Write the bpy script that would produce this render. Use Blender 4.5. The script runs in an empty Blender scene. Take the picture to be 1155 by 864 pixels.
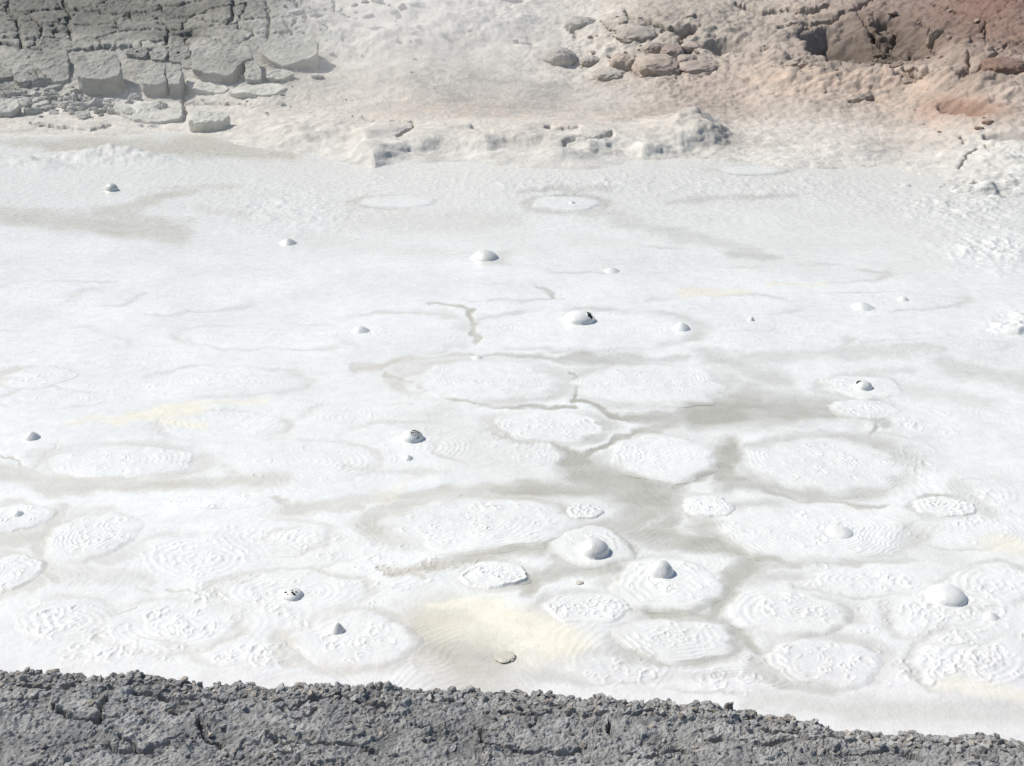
import bpy, math, random
import numpy as np
from mathutils import Vector, Matrix

random.seed(7)
RNG = np.random.default_rng(11)
scene = bpy.context.scene
COL = scene.collection
R = math.radians
F32 = np.float32

# ------------------------------------------------------------------ camera geometry
W0, H0 = 1155.0, 864.0
FPX = 1220.0                       # focal length in photo pixels
PITCH = R(21.0)
CAMZ = 3.0
CP, SP = math.cos(PITCH), math.sin(PITCH)

def ray_tan(py):                   # downward slope of a view row
    v = (H0/2 - py)/FPX
    return (SP - v*CP)/(CP + v*SP)

def ray_u(px, py):                 # sideways slope of a view column at that row
    v = (H0/2 - py)/FPX
    return ((px - W0/2)/FPX)/(CP + v*SP)

def at(px, py, z=0.0):             # a point of the level plane z
    d = (CAMZ - z)/ray_tan(py)
    return ray_u(px, py)*d, d

def project(x, y, z):
    dz = z - CAMZ
    depth = y*CP - dz*SP
    up = y*SP + dz*CP
    return W0/2 + FPX*x/depth, H0/2 - FPX*up/depth

# ------------------------------------------------------------------ noise
def _hash(ix, iy, s):
    n = (ix*374761393 + iy*668265263 + s*144269504) & 0xffffffff
    n = ((n ^ (n >> 13))*1274126177) & 0xffffffff
    n = ((n ^ (n >> 15))*2246822519) & 0xffffffff
    return ((n ^ (n >> 16)) & 0xffffff)/16777215.0

def noise(x, y, s=0):
    x = np.asarray(x, np.float64); y = np.asarray(y, np.float64)
    x0 = np.floor(x).astype(np.int64); y0 = np.floor(y).astype(np.int64)
    fx = x - x0; fy = y - y0
    u = fx*fx*fx*(fx*(fx*6 - 15) + 10); v = fy*fy*fy*(fy*(fy*6 - 15) + 10)
    def g(i, j):
        a = _hash(x0 + i, y0 + j, s)*6.2831853
        return np.cos(a)*(fx - i) + np.sin(a)*(fy - j)
    a = g(0, 0); b = g(1, 0); c = g(0, 1); d = g(1, 1)
    return (a + (b - a)*u + (c - a)*v + (a - b - c + d)*u*v)*1.5

def fbm(x, y, octs=4, s=0, gain=0.5, lac=2.03):
    t = 0.0; amp = 1.0; f = 1.0
    for k in range(octs):
        t = t + amp*noise(x*f + 17.3*k, y*f - 9.1*k, s + k*13); amp *= gain; f *= lac
    return t

def ridged(x, y, octs=4, s=0):
    t = 0.0; amp = 1.0; f = 1.0
    for k in range(octs):
        t = t + amp*(1 - 2*np.abs(noise(x*f + 3.3*k, y*f + 7.7*k, s + k*7))); amp *= 0.5; f *= 2.1
    return t/1.9

def worley(x, y, s=0, jit=0.9):
    x0 = np.floor(x).astype(np.int64); y0 = np.floor(y).astype(np.int64)
    f1 = np.full(x.shape, 9.0); f2 = np.full(x.shape, 9.0); cid = np.zeros(x.shape)
    for i in (-1, 0, 1):
        for j in (-1, 0, 1):
            cx = x0 + i; cy = y0 + j
            hx = 0.5 + jit*(_hash(cx, cy, s) - 0.5); hy = 0.5 + jit*(_hash(cx, cy, s + 91) - 0.5)
            d = np.hypot(cx + hx - x, cy + hy - y)
            near = d < f1
            f2 = np.where(near, f1, np.minimum(f2, d))
            cid = np.where(near, _hash(cx, cy, s + 37), cid)
            f1 = np.where(near, d, f1)
    return f1, f2, cid

def noise3(p, s=0):
    p0 = np.floor(p).astype(np.int64); f = p - p0; f = f*f*(3 - 2*f)
    out = 0.0
    for i in (0, 1):
        for j in (0, 1):
            for k in (0, 1):
                w = (f[:, 0] if i else 1 - f[:, 0])*(f[:, 1] if j else 1 - f[:, 1])*(f[:, 2] if k else 1 - f[:, 2])
                out = out + w*_hash(p0[:, 0] + i + (p0[:, 2] + k)*131, p0[:, 1] + j, s)
    return out*2 - 1

def fbm3(p, octs=4, s=0):
    t = 0.0; a = 1.0; f = 1.0
    for k in range(octs):
        t = t + a*noise3(p*f + 5.1*k, s + k); a *= 0.5; f *= 2.05
    return t

def sstep(a, b, x):
    t = np.clip((x - a)/(b - a), 0, 1)
    return t*t*(3 - 2*t)

def seg_dist(px, py, x0, y0, x1, y1):
    dx, dy = x1 - x0, y1 - y0
    t = np.clip(((px - x0)*dx + (py - y0)*dy)/(dx*dx + dy*dy + 1e-9), 0, 1)
    return np.hypot(px - x0 - t*dx, py - y0 - t*dy), t

def poly_sd(px, py, poly):         # signed distance, positive inside
    d = np.full(px.shape, 1e9); inside = np.zeros(px.shape, bool)
    n = len(poly)
    for i in range(n):
        (x0, y0), (x1, y1) = poly[i], poly[(i + 1) % n]
        dd, _ = seg_dist(px, py, x0, y0, x1, y1)
        d = np.minimum(d, dd)
        if y0 != y1:
            cross = ((y0 > py) != (y1 > py)) & (px < (x1 - x0)*(py - y0)/(y1 - y0) + x0)
            inside ^= cross
    return np.where(inside, d, -d)

# ------------------------------------------------------------------ mesh builders
def raw_mesh(name, V, Q, mat, col=None, smooth=True, parent=None, loc=(0, 0, 0), fl=None):
    me = bpy.data.meshes.new(name)
    V = np.ascontiguousarray(V, F32); Q = np.ascontiguousarray(Q, np.int32)
    k = Q.shape[1]
    me.vertices.add(len(V)); me.vertices.foreach_set('co', V.ravel())
    me.loops.add(Q.size); me.loops.foreach_set('vertex_index', Q.ravel())
    me.polygons.add(len(Q))
    me.polygons.foreach_set('loop_start', np.arange(0, Q.size, k, dtype=np.int32))
    me.polygons.foreach_set('use_smooth', np.full(len(Q), smooth))
    me.update(calc_edges=True)
    me.validate()
    if col is not None:
        a = me.attributes.new('tone', 'FLOAT_COLOR', 'POINT')
        c = np.ones((len(V), 4), F32); c[:, :3] = col
        a.data.foreach_set('color', c.ravel())
    for n_, arr in (fl or {}).items():
        a = me.attributes.new(n_, 'FLOAT', 'POINT')
        a.data.foreach_set('value', np.ascontiguousarray(arr, F32).ravel())
    me.materials.append(mat)
    o = bpy.data.objects.new(name, me); COL.objects.link(o)
    o.location = loc
    if parent: o.parent = parent
    return o

def grid_quads(nr, nc, wrap=False):
    r = np.arange(nr - 1)[:, None]; c = np.arange(nc if wrap else nc - 1)[None, :]
    a = r*nc + c; b = r*nc + (c + 1) % nc
    return np.stack([a, b, b + nc, a + nc], -1).reshape(-1, 4)

def tag(o, label, cat, group=None, kind=None):
    if label: o['label'] = label
    if cat: o['category'] = cat
    if group: o['group'] = group
    if kind: o['kind'] = kind
    return o

# ------------------------------------------------------------------ materials
class NT:
    def __init__(self, name):
        self.m = bpy.data.materials.new(name); self.m.use_nodes = True
        self.t = self.m.node_tree; self.b = self.t.nodes['Principled BSDF']
        self.geo = self.n('ShaderNodeNewGeometry')
    def n(self, kind, **kw):
        nd = self.t.nodes.new(kind)
        for k, v in kw.items(): setattr(nd, k, v)
        return nd
    def l(self, a, b): self.t.links.new(a, b)
    def noise(self, scale, detail=4, rough=0.6, dist=0.0, coord=None):
        nd = self.n('ShaderNodeTexNoise'); nd.inputs['Scale'].default_value = scale
        nd.inputs['Detail'].default_value = detail; nd.inputs['Roughness'].default_value = rough
        nd.inputs['Distortion'].default_value = dist
        self.l(coord or self.geo.outputs['Position'], nd.inputs['Vector'])
        return nd.outputs['Fac']
    def rng(self, s, a, b, c, d):
        nd = self.n('ShaderNodeMapRange'); self.l(s, nd.inputs[0])
        for i, v in zip((1, 2, 3, 4), (a, b, c, d)): nd.inputs[i].default_value = v
        return nd.outputs[0]
    def math(self, op, a, b):
        nd = self.n('ShaderNodeMath', operation=op)
        for i, v in enumerate((a, b)):
            if hasattr(v, 'is_linked'): self.l(v, nd.inputs[i])
            else: nd.inputs[i].default_value = v
        return nd.outputs[0]
    def mul(self, colour, fac):
        nd = self.n('ShaderNodeVectorMath', operation='SCALE')
        self.l(colour, nd.inputs[0]); self.l(fac, nd.inputs['Scale'])
        return nd.outputs[0]
    def bump(self, h, strength, dist, prev=None):
        nd = self.n('ShaderNodeBump'); nd.inputs['Strength'].default_value = strength
        nd.inputs['Distance'].default_value = dist; self.l(h, nd.inputs['Height'])
        if prev: self.l(prev, nd.inputs['Normal'])
        return nd.outputs[0]
    def attr(self, name):
        return self.n('ShaderNodeAttribute', attribute_name=name)

def mud_material():
    k = NT('wet_white_mud')
    c = k.attr('tone').outputs['Color']
    f1 = k.rng(k.noise(9, 5, 0.65, 0.6), 0.3, 0.7, 0.94, 1.05)
    f2 = k.rng(k.noise(160, 3, 0.7), 0.3, 0.7, 0.95, 1.05)
    f = k.math('MULTIPLY', f1, f2)
    k.l(k.mul(c, f), k.b.inputs['Base Color'])
    k.l(k.rng(k.noise(14, 3), 0.3, 0.7, 0.22, 0.42), k.b.inputs['Roughness'])
    k.b.inputs['Specular IOR Level'].default_value = 0.45
    n1 = k.bump(k.noise(30, 4, 0.6, 0.8), 0.28, 0.012)
    n2 = k.bump(k.noise(150, 3, 0.6), 0.22, 0.004, n1)
    k.l(n2, k.b.inputs['Normal'])
    return k.m

def crust_material(name, rough=0.9, s1=14, s2=70, b1=0.6, d1=0.05, b2=0.6, d2=0.015, var=0.14):
    k = NT(name)
    c = k.attr('tone').outputs['Color']
    f1 = k.rng(k.noise(3.5, 6, 0.7, 0.5), 0.3, 0.7, 1 - var, 1 + var)
    f2 = k.rng(k.noise(s2*1.3, 4, 0.75), 0.3, 0.7, 1 - var, 1 + var)
    k.l(k.mul(c, k.math('MULTIPLY', f1, f2)), k.b.inputs['Base Color'])
    k.b.inputs['Roughness'].default_value = rough
    k.b.inputs['Specular IOR Level'].default_value = 0.15
    n1 = k.bump(k.noise(s1, 6, 0.7, 0.3), b1, d1)
    n2 = k.bump(k.noise(s2, 5, 0.7), b2, d2, n1)
    k.l(n2, k.b.inputs['Normal'])
    return k.m

def dark_material():
    k = NT('dark_cavity_shade_and_flecks')
    k.l(k.mul(k.attr('tone').outputs['Color'], k.rng(k.noise(120, 3), 0.3, 0.7, 0.7, 1.3)), k.b.inputs['Base Color'])
    k.b.inputs['Roughness'].default_value = 0.7
    k.b.inputs['Specular IOR Level'].default_value = 0.1
    return k.m

MUD = mud_material()
CRUST = crust_material('dried_mud_crust', s1=12, s2=60, b1=.6, d1=.04, b2=.9, d2=.016)
STONE = crust_material('dried_mud_block', s1=12, b1=0.6, d1=0.04, s2=60, b2=.9, d2=.016)
SOIL = crust_material('grey_crumbly_soil', s1=55, s2=220, b1=0.7, d1=0.014, b2=0.7, d2=0.005, var=0.2)
DARK = dark_material()

WHITE = np.array([0.715, 0.715, 0.678])
TAN = np.array([0.48, 0.445, 0.365])
GREYTAN = np.array([0.405, 0.39, 0.33])
CREAM = np.array([0.76, 0.715, 0.58])

# ------------------------------------------------------------------ the mud pool
# slurry channels between the pads: x0, y0, x1, y1 (places in the photo), w0, w1, strength
CHAN = [
 (790,462,930,462,20,14,.95),(930,462,1000,480,8,4,.7),(755,476,850,446,9,14,.8),(840,405,1060,392,7,6,.4),(800,400,880,430,8,10,.5),
 (640,508,665,535,7,18,1),(665,535,745,562,20,20,1),(745,562,705,592,17,12,.9),(692,592,620,612,9,9,.9),(620,612,560,626,9,8,.85),
 (560,626,440,648,8,5,.75),(560,551,680,552,8,12,.9),(440,562,560,550,5,7,.7),(320,576,440,560,6,5,.55),(745,556,832,518,6,7,.85),
 (822,500,820,546,9,9,.85),(826,542,900,560,8,3,.8),(900,560,1000,572,3,2.5,.7),(592,487,640,508,2,3,.9),(660,515,722,486,3,3,.9),
 (722,486,762,474,4,6,.9),(722,602,800,614,13,10,.85),(800,614,900,637,8,4,.8),(900,637,1035,632,4,4,.55),(690,640,640,640,10,10,.8),
 (640,640,606,652,9,8,.8),(688,640,705,660,7,5,.8),(705,660,742,692,5,6,.8),(742,692,805,696,5,6,.8),(805,696,826,655,6,9,.85),
 (826,655,852,638,9,13,.8),(836,652,900,650,12,6,.5),(815,700,856,732,6,5,.8),(600,655,598,668,8,6,.8),(735,600,760,585,9,8,.7),
 (500,705,540,750,30,34,.75),(550,750,650,765,14,8,.5),(478,748,560,762,10,8,.5),(610,745,690,735,14,6,.35),
 (0,532,60,546,8,11,.6),(60,546,240,545,10,6,.55),(240,545,320,540,7,8,.5),(0,611,48,604,9,8,.6),(50,604,72,572,7,5,.5),
 (42,616,62,650,8,7,.55),(62,648,170,652,9,6,.4),(318,712,326,748,7,6,.5),(330,577,405,572,5,4,.6),(310,560,330,575,2,3,.6),
 (-40,238,200,262,9,11,.8),(110,243,215,216,7,5,.7),(140,245,210,262,8,8,.7),(180,212,270,209,3,2,.4),(60,164,345,164,8,9,1),(180,170,330,172,6,8,.9),(0,160,110,161,4,5,.7),
 (230,238,280,243,5,4,.35),(400,248,580,250,14,9,.25),(590,216,690,213,3,3,.5),(600,237,700,241,4,4,.5),
 (490,345,535,349,1.5,2,.75),(531,349,538,386,2.6,2,.9),(400,416,530,398,4,2,.6),(530,398,645,405,2,3,.6),(645,405,725,405,7,6,.6),
 (725,405,780,402,4,1.5,.5),(436,420,475,437,3,2,.8),(475,437,530,456,2.2,2.2,.9),(530,456,650,460,2,2,.8),(648,420,655,453,1.2,1.8,.9),(655,453,702,470,2.5,4,.9),
 (702,470,765,472,4,7,.85),(609,323,623,336,2.2,2,.7),(555,338,640,337,1.3,1.3,.45),(0,511,20,526,1.3,1.5,.7),(38,527,68,500,1.6,1.2,.5),
 (20,526,45,535,2,4,.5),(330,270,560,290,8,5,.12),(700,250,860,285,7,5,.35),(825,285,870,290,6,4,.5),(760,226,900,222,3,3,.45),
 (795,190,900,190,2,2,.35),(985,478,988,500,2,1,.7),(1080,545,1120,580,6,6,.35),(1010,605,1090,640,14,10,.25),(740,765,830,760,5,4,.35),
 (860,790,1000,800,12,10,.35),(960,800,1155,800,14,14,.4),(780,330,850,331,3,3,.25),(1060,410,1155,430,10,10,.4),(940,425,1030,415,4,4,.3),
 (1030,440,1120,455,9,7,.25),(430,640,480,650,4,4,.6),(150,655,170,670,2,2,.3),(190,665,230,671,1,1,.5),(120,695,150,685,1.2,1,.5)]
CREAMS = [(135,474,225,458,5,7,.9),(150,468,230,480,5,4,.8),(225,455,300,452,3,2,.6),(500,700,540,700,20,26,.55),(545,690,628,722,16,20,.95),(560,710,600,740,18,14,.5),
 (80,475,140,471,3,3,.6),(1120,615,1180,622,9,9,.7),(860,323,930,321,1.5,1.5,.8),(770,332,840,328,3,3,.7),(1070,770,1155,785,8,8,.5),(900,560,980,575,2,2,.3),
 (490,682,560,678,4,4,.8),(430,562,460,540,6,4,.3)]
WHITES = [(470,540,640,500,30,30,.0)]

def tone_at(px, py, wx, wy):
    """mineral colour of the mud: white clay, tan slurry in the channels, cream sulphur patches"""
    wpx = px + 9*fbm(px*.03, py*.06, 4, 5); wpy = py + 4.0*fbm(px*.025, py*.06, 4, 9)
    wisp = fbm(wx*1.1, wy*1.1, 4, 31)
    tan = np.zeros(px.shape); cream = np.zeros(px.shape)
    for (lst, arr) in ((CHAN, tan), (CREAMS, cream)):
        for (x0, y0, x1, y1, w0, w1, s) in lst:
            m = 3.2*max(w0, w1) + 16
            lo = (px > min(x0, x1) - m) & (px < max(x0, x1) + m) & (py > min(y0, y1) - m) & (py < max(y0, y1) + m)
            if not lo.any(): continue
            d, t = seg_dist(wpx[lo], wpy[lo]*1.6, x0, y0*1.6, x1, y1*1.6)
            w = (w0 + (w1 - w0)*t)*1.5
            a = s*(1 - sstep(0.25, 1.9, d/w))*np.minimum(1, .85 + .06*w)
            arr[lo] = np.maximum(arr[lo], a)
    # slurry wells up around the floating pads
    for (cx, cy, rx, ry, H, nc, lab) in PADS:
        hs = 0.62 if (cx > 520 and cy > 480) else 0.46
        if cy < 300:
            r = np.hypot((px - cx)/rx, (py - cy)/ry)
            np.maximum(tan, .75*np.exp(-((r - 1.12)/.20)**2)*sstep(-.5, .3, noise(wx*1.4, wy*.7, 39)), out=tan)
            continue
        if ry < 12: continue
        lo = (np.abs(px - cx) < rx*1.7) & (np.abs(py - cy) < ry*1.8)
        if not lo.any(): continue
        r = np.hypot((wpx[lo] - cx)/rx, (wpy[lo] - cy)/ry)
        a = hs*(1 - sstep(1.0, 1.32, r))*sstep(-.75, .25, noise(wx[lo]*1.3 + cx, wy[lo]*1.3, 36))
        tan[lo] = np.maximum(tan[lo], a)
    for (cx, cy, rx, ry) in SOFT:
        lo = (np.abs(px - cx) < rx*1.7) & (np.abs(py - cy) < ry*1.8)
        if not lo.any(): continue
        r = np.hypot((wpx[lo] - cx)/rx, (wpy[lo] - cy)/ry)
        a = .44*np.exp(-((r - 1.1)/.11)**2)*sstep(-.35, .45, noise(wx[lo]*1.5 + cx, wy[lo]*1.5, 37))
        tan[lo] = np.maximum(tan[lo], a)
    # thin milky slurry shows here and there between the flows
    thin = sstep(.15, .9, fbm(wx*.55, wy*.4, 4, 33))*.22 + .10*sstep(.2, .8, fbm(wx*1.6, wy*.9, 4, 34))
    tan = np.maximum(tan*(1 + .25*fbm(wx*2.5, wy*5, 3, 35)), thin*sstep(300, 480, py))
    return np.clip(tan, 0, 1), cream, wisp

def mud_colour(tan, cream, wisp, px, py):
    # far mud is a duller cream; near the front the clay is a little greyer
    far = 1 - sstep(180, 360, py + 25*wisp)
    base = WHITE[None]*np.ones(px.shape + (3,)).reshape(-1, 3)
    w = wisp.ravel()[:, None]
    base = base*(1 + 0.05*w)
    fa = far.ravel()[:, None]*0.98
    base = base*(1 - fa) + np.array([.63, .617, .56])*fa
    nf = sstep(640, 800, py).ravel()[:, None]
    base = base*(1 - np.array([.05, .065, .05])*nf)
    t = np.clip(tan.ravel()[:, None]*(1 + 0.25*w), 0, 1)
    gm = sstep(430, 680, px + 60*wisp).ravel()[:, None]; mixc = TAN*(1 - gm) + GREYTAN*gm
    base = base*(1 - t) + mixc*t
    cr = np.clip(cream.ravel()[:, None], 0, 1)
    return base*(1 - cr) + CREAM*cr

def swell(x, y):                    # gentle undulation shared by the sheet and everything floating on it
    return 0.006*fbm(x*.9, y*.9, 3, 77)

SOFT = [(225,632,70,28),(190,706,75,28),(285,738,60,14),(460,505,80,26),(570,500,70,24),(1075,690,70,34),(1100,745,70,34),(1010,515,60,22),(1110,560,36,18),(70,332,80,14),(60,385,80,14),(330,668,80,24),(985,655,80,16),(300,605,70,20),
 (260,430,80,16),(340,520,80,22),(1040,480,70,16),(870,385,80,12),(430,650,60,22),(120,735,80,14),(80,700,60,24),(150,250,60,6),(420,470,70,16),(180,340,90,14),(300,380,90,14),(660,372,120,22),(460,375,70,22),(700,292,130,14),(900,310,90,10),(1000,340,80,10),(820,345,80,12),(1090,600,60,18),(1120,660,50,24),(370,610,60,18),(250,480,70,16),(60,450,60,10),(560,330,60,10),(1060,390,70,8),(830,765,70,16),(700,755,60,14),(240,670,60,16),(500,640,40,12)]
# pads: centre, half sizes in the photo, thickness m, curls, label.  name says the kind
PADS = [
 (745,516,62,27,.018,16,'oval pad of white mud scattered with broken ring curls, beside the grey slurry junction'),
 (559,649,41,17,.022,10,'small white mud pad with a raised broken rim, just above the cream puddle'),
 (666,617,50,24,.018,10,'white mud pad carrying the tallest round bubble'),
 (754,660,66,33,.020,12,'round white mud pad ringed by tan slurry, with one dome near its upper left'),
 (973,437,46,15,.016,7,'pale mud pad around the bubble with a black crescent opening'),
 (975,462,44,12,.016,12,'narrow curl-covered mud pad right below the black crescent bubble'),
 (800,571,31,14,.022,12,'small lumpy mud pad of tight curls, on the right edge of the grey slurry junction'),
 (736,434,88,26,.013,18,'broad flat mud pad right of the thin tan cracks in mid pool'),
 (545,430,96,25,.012,5,'broad smooth mud pad between two thin tan cracks in mid pool'),
 (932,525,96,34,.016,16,'wide mud pad with clustered curls right of its centre, below the grey slurry band'),
 (1065,572,38,13,.018,14,'small ring of mud curls at the right, above the cream patch'),
 (915,600,118,35,.016,18,'large concentric-ringed mud pad with a low pointed bubble'),
 (888,692,72,27,.017,16,'mud pad with nested oval rings, right of the tan slurry fork'),
 (930,748,72,30,.017,16,'mud pad of coiled rings nearest the bank on the right'),
 (765,722,74,27,.017,12,'mud pad with a single spiral coil, below the ringed dome pad'),
 (664,686,56,19,.016,14,'streaky mud pad with small curls, right of the cream puddle'),
 (402,724,72,34,.016,14,'ringed mud pad carrying a cone bubble, left of the cream puddle'),
 (540,592,118,32,.016,34,'wide mud pad crowded with many small curls, left of the grey slurry junction'),
 (620,482,70,18,.013,16,'narrow mud pad speckled with curls, under the thin tan crack'),
 (104,606,56,30,.016,24,'mud pad with two rows of curls near the left edge'),
 (18,585,42,18,.016,9,'mud pad with a grey curl, cut by the left edge above another pad'),
 (6,648,38,24,.016,8,'lowest mud pad cut by the left edge'),
 (140,521,92,20,.012,14,'long mud pad with faint swirls above the left tan channel'),
 (640,230,40,9,.04,3,'far small mud pad with a tiny bubble, below the pale shelf'),
 (660,577,23,9,.018,8,'tiny curl-topped mud pad inside the grey slurry junction'),
 (848,192,38,5,.05,0,'farthest white mud disc, in the shallow inlet by the pink bank'),
 (450,228,46,7,.04,0,'far smooth white mud disc left of the tiny far bubble'),
 (250,566,72,9,.012,2,'thin smooth mud pad along the tan channel at the left'),
 (45,426,46,13,.012,12,'swirled bluish mud pad by the left edge in mid pool'),
]
BUBS = [  # px, base py, half width px, height px, style, label
 (653,366,19,15,'dome','broad white mud bubble with a black hole on its right flank'),
 (973,441,11,11,'dome','small mud bubble under a black crescent opening'),
 (670,631,18,20,'dome','tallest smooth round mud bubble, grey on its right side'),
 (745,654,15,19,'peak','smooth mud bubble with a slightly pointed top, on the round ringed pad'),
 (946,607,17,11,'peak','low pointed mud bubble on the large concentric-ringed pad'),
 (1066,683,23,19,'dome','wide low mud bubble near the right edge among scattered curls'),
 (1117,701,13,9,'cone','small cone of mud right of the wide low bubble'),
 (330,677,13,11,'dome','mud bubble with black specks across its top'),
 (381,717,11,13,'cone','grey-sided mud cone on the ringed pad left of the cream puddle'),
 (465,499,14,14,'dome','mud bubble bursting with a grey mottled opening'),
 (460,520,9,7,'cone','little mud bump just below the bursting mottled bubble'),
 (37,497,12,10,'cone','grey-topped mud bubble near the left edge'),
 (126,216,8,9,'dome','tiny dark dome of mud far left beyond the grey band'),
 (972,350,17,8,'cone','low grey mud mound at the right of mid pool, larger of two'),
 (1018,340,9,6,'cone','small mud mound beside and behind the larger grey one'),
 (847,362,5,5,'cone','speck-sized mud bump alone between the hole bubble and the grey mound'),
 (690,308,12,5,'cone','flat mud bump behind the bubble with the black hole'),
 (407,376,14,8,'cone','faint mud bump left of the forked tan crack'),
 (325,277,13,8,'cone','faint mud bump far out on the left of the pool'),
 (547,294,17,12,'puff','greyish mud splash lump far out in the middle of the pool'),
 (645,231,6,4,'cone','tiny bubble on the far small mud pad'),
 (768,373,14,10,'cone','glossy white mud bump right of the bubble with the black hole'),
 (538,405,8,3,'cone','slight mud bump on the broad smooth pad'),
 (20,584,10,7,'cone','grey mud lump on a pad cut by the left edge'),
]

# spread of the sheet (a tessellation that is finer close by)
def mud_sheet():
    pxs = np.concatenate([np.linspace(-700, -140, 50)[:-1], np.arange(-140, 1296, 1.25), np.linspace(1296, 1860, 50)])
    pys = np.concatenate([np.arange(112, 150, 2.0), np.arange(150, 800, 0.8), np.linspace(801, 1000, 30)])
    PX, PY = np.meshgrid(pxs, pys)
    T = ray_tan(PY); Y = CAMZ/T; X = ray_u(PX, PY)*Y
    tan, cream, wisp = tone_at(PX, PY, X, Y)
    Z = swell(X, Y)
    # concentric flow rings about many old vents
    wx = X + 0.10*fbm(X*1.7, Y*1.7, 3, 3); wy = Y + 0.10*fbm(X*1.7, Y*1.7, 3, 4)
    f1, f2, cid = worley(wx*1.05, wy*1.05, 21)
    near = 1 - sstep(9, 15, Y)
    edge = sstep(0.02, 0.25, f2 - f1)
    lam = 0.034 + 0.03*cid
    Z += 0.0006*near*edge*np.sin(2*np.pi*f1/1.05/lam + 6*cid + 2*fbm(X*3, Y*3, 2, 8))*(0.25 + 0.75*sstep(-.2, .5, fbm(X*.8, Y*.8, 2, 41)))
    # fine flow texture
    Z += (1 - sstep(.2, .8, tan))*(0.0022*fbm(X*4, Y*6, 5, 14) + .0012*ridged(X*5 + fbm(X, Y, 2, 17), Y*9, 3, 18)*near)
    Z -= 0.006*tan
    # sprinkled rough spatter near the right edge and along the far shore
    def blob(cx, cy, rx, ry): return np.exp(-((PX - cx)/rx)**2 - ((PY - cy)/ry)**2)
    rough = blob(1110, 745, 70, 40)*.8 + blob(1150, 372, 34, 20) + blob(1125, 280, 60, 22) + blob(1090, 235, 80, 16) + blob(880, 210, 120, 18)*.5 + blob(640, 208, 110, 10)*.6 + blob(340, 235, 90, 30)*.5 + blob(1130, 420, 60, 14)*.5
    rough = np.clip(rough, 0, 1)
    Z += rough*(0.014*ridged(X*7, Y*7, 3, 55) + 0.02*np.maximum(fbm(X*4, Y*3, 3, 56), 0))*np.where(Y > 9, 2.0, .11)
    Z += (1 - sstep(200, 300, PY))*.007*np.maximum(fbm(X*11, Y*5, 4, 57), -.1)
    Z += (.15*blob(125, 178, 62, 6) + .10*blob(30, 187, 40, 5))*(1 + .5*fbm(X*2.5, Y*2.5, 4, 58)) + .02*blob(110, 178, 110, 12)*fbm(X*6, Y*6, 3, 59)
    for k, (cx, cy, rx, ry) in enumerate(SOFT):
        i0, i1 = np.searchsorted(pys, (cy - ry*1.4, cy + ry*1.4)); j0, j1 = np.searchsorted(pxs, (cx - rx*1.4, cx + rx*1.4))
        x_, y_ = X[i0:i1, j0:j1], Y[i0:i1, j0:j1]
        r = np.hypot((PX[i0:i1, j0:j1] - cx)/rx, (PY[i0:i1, j0:j1] - cy)/ry) + .10*fbm(x_*2, y_*2, 3, 90 + k)
        R0 = rx/FPX*at(cx, cy)[1]
        Z[i0:i1, j0:j1] += (.0010*np.sin(2*np.pi*r*R0/.042 + 2*noise(x_*3, y_*3, 91))*sstep(-.4, .3, noise(x_*2, y_*2, 92 + k)) + .0035)*(1 - sstep(.75, 1.15, r))
    # curls: little broken rings left by popped bubbles
    cur = []
    CL = [(cx, cy, rx*.7, ry*.7, int(4 + ry*.5)) for (cx, cy, rx, ry) in SOFT if cy > 420] + [(480,575,60,20,6),(60,705,40,14,12),(190,705,45,16,16),(285,735,35,12,9),(225,630,40,20,14),(450,500,50,20,8),(560,500,60,25,14),(1075,690,70,30,26),(1090,740,60,24,34),
          (175,525,40,12,6),(1010,520,60,22,26),(1110,560,30,20,10),(70,330,50,10,9),(110,440,60,12,12),(330,690,60,16,9),(980,660,80,14,12),(420,640,50,14,6),(300,600,50,20,8),(260,430,60,15,5),(880,745,30,16,6),(1000,690,50,18,14),
          (1040,480,60,14,14),(860,385,60,10,5),(970,385,60,10,5),(440,600,40,16,6),(130,735,60,10,5),(1060,760,60,14,14)]
    for (cx, cy, rx, ry, n) in CL:
        for _ in range(n):
            cur.append((cx + RNG.normal()*rx*.6, cy + RNG.normal()*ry*.6))
    for (qx, qy) in cur:
        cx, cy = at(qx, qy)
        r0 = (0.011 + 0.03*RNG.random()**2)*(1 if cy < 9 else 1.4)
        m = r0*FPX/cy*1.9 + 3
        i0, i1 = np.searchsorted(pys, (qy - m*.75, qy + m*.75)); j0, j1 = np.searchsorted(pxs, (qx - m, qx + m))
        if i1 <= i0 or j1 <= j0: continue
        Z[i0:i1, j0:j1] += curl(X[i0:i1, j0:j1], Y[i0:i1, j0:j1], cx, cy, r0)
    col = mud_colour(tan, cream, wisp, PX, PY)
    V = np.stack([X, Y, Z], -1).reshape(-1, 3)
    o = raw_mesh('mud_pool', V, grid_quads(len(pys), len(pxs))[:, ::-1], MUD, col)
    o['kind'] = 'structure'
    return o

def curl(x, y, cx, cy, r0, hgt=None):
    a0 = RNG.random()*6.283; open_ = 0.3 + 1.6*RNG.random(); ecc = 0.75 + .5*RNG.random()
    h = hgt or (0.0016 + 0.0030*RNG.random())
    dx = x - cx; dy = (y - cy)*ecc
    r = np.hypot(dx, dy); th = np.arctan2(dy, dx)
    r = r*(1 + .18*np.sin(2*th + a0*3) + .08*np.sin(5*th + a0))
    w = 0.0042 + 0.10*r0
    gap = np.abs((th - a0 + np.pi) % (2*np.pi) - np.pi)
    arc = sstep(open_*.5, open_*.5 + .6, gap)
    return h*np.exp(-((r - r0)/w)**2)*arc - 0.35*h*np.exp(-(r/(r0*.8))**2) + .3*h*np.exp(-((r - 1.7*r0)/(w))**2)*(1 - arc*.4)

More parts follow.
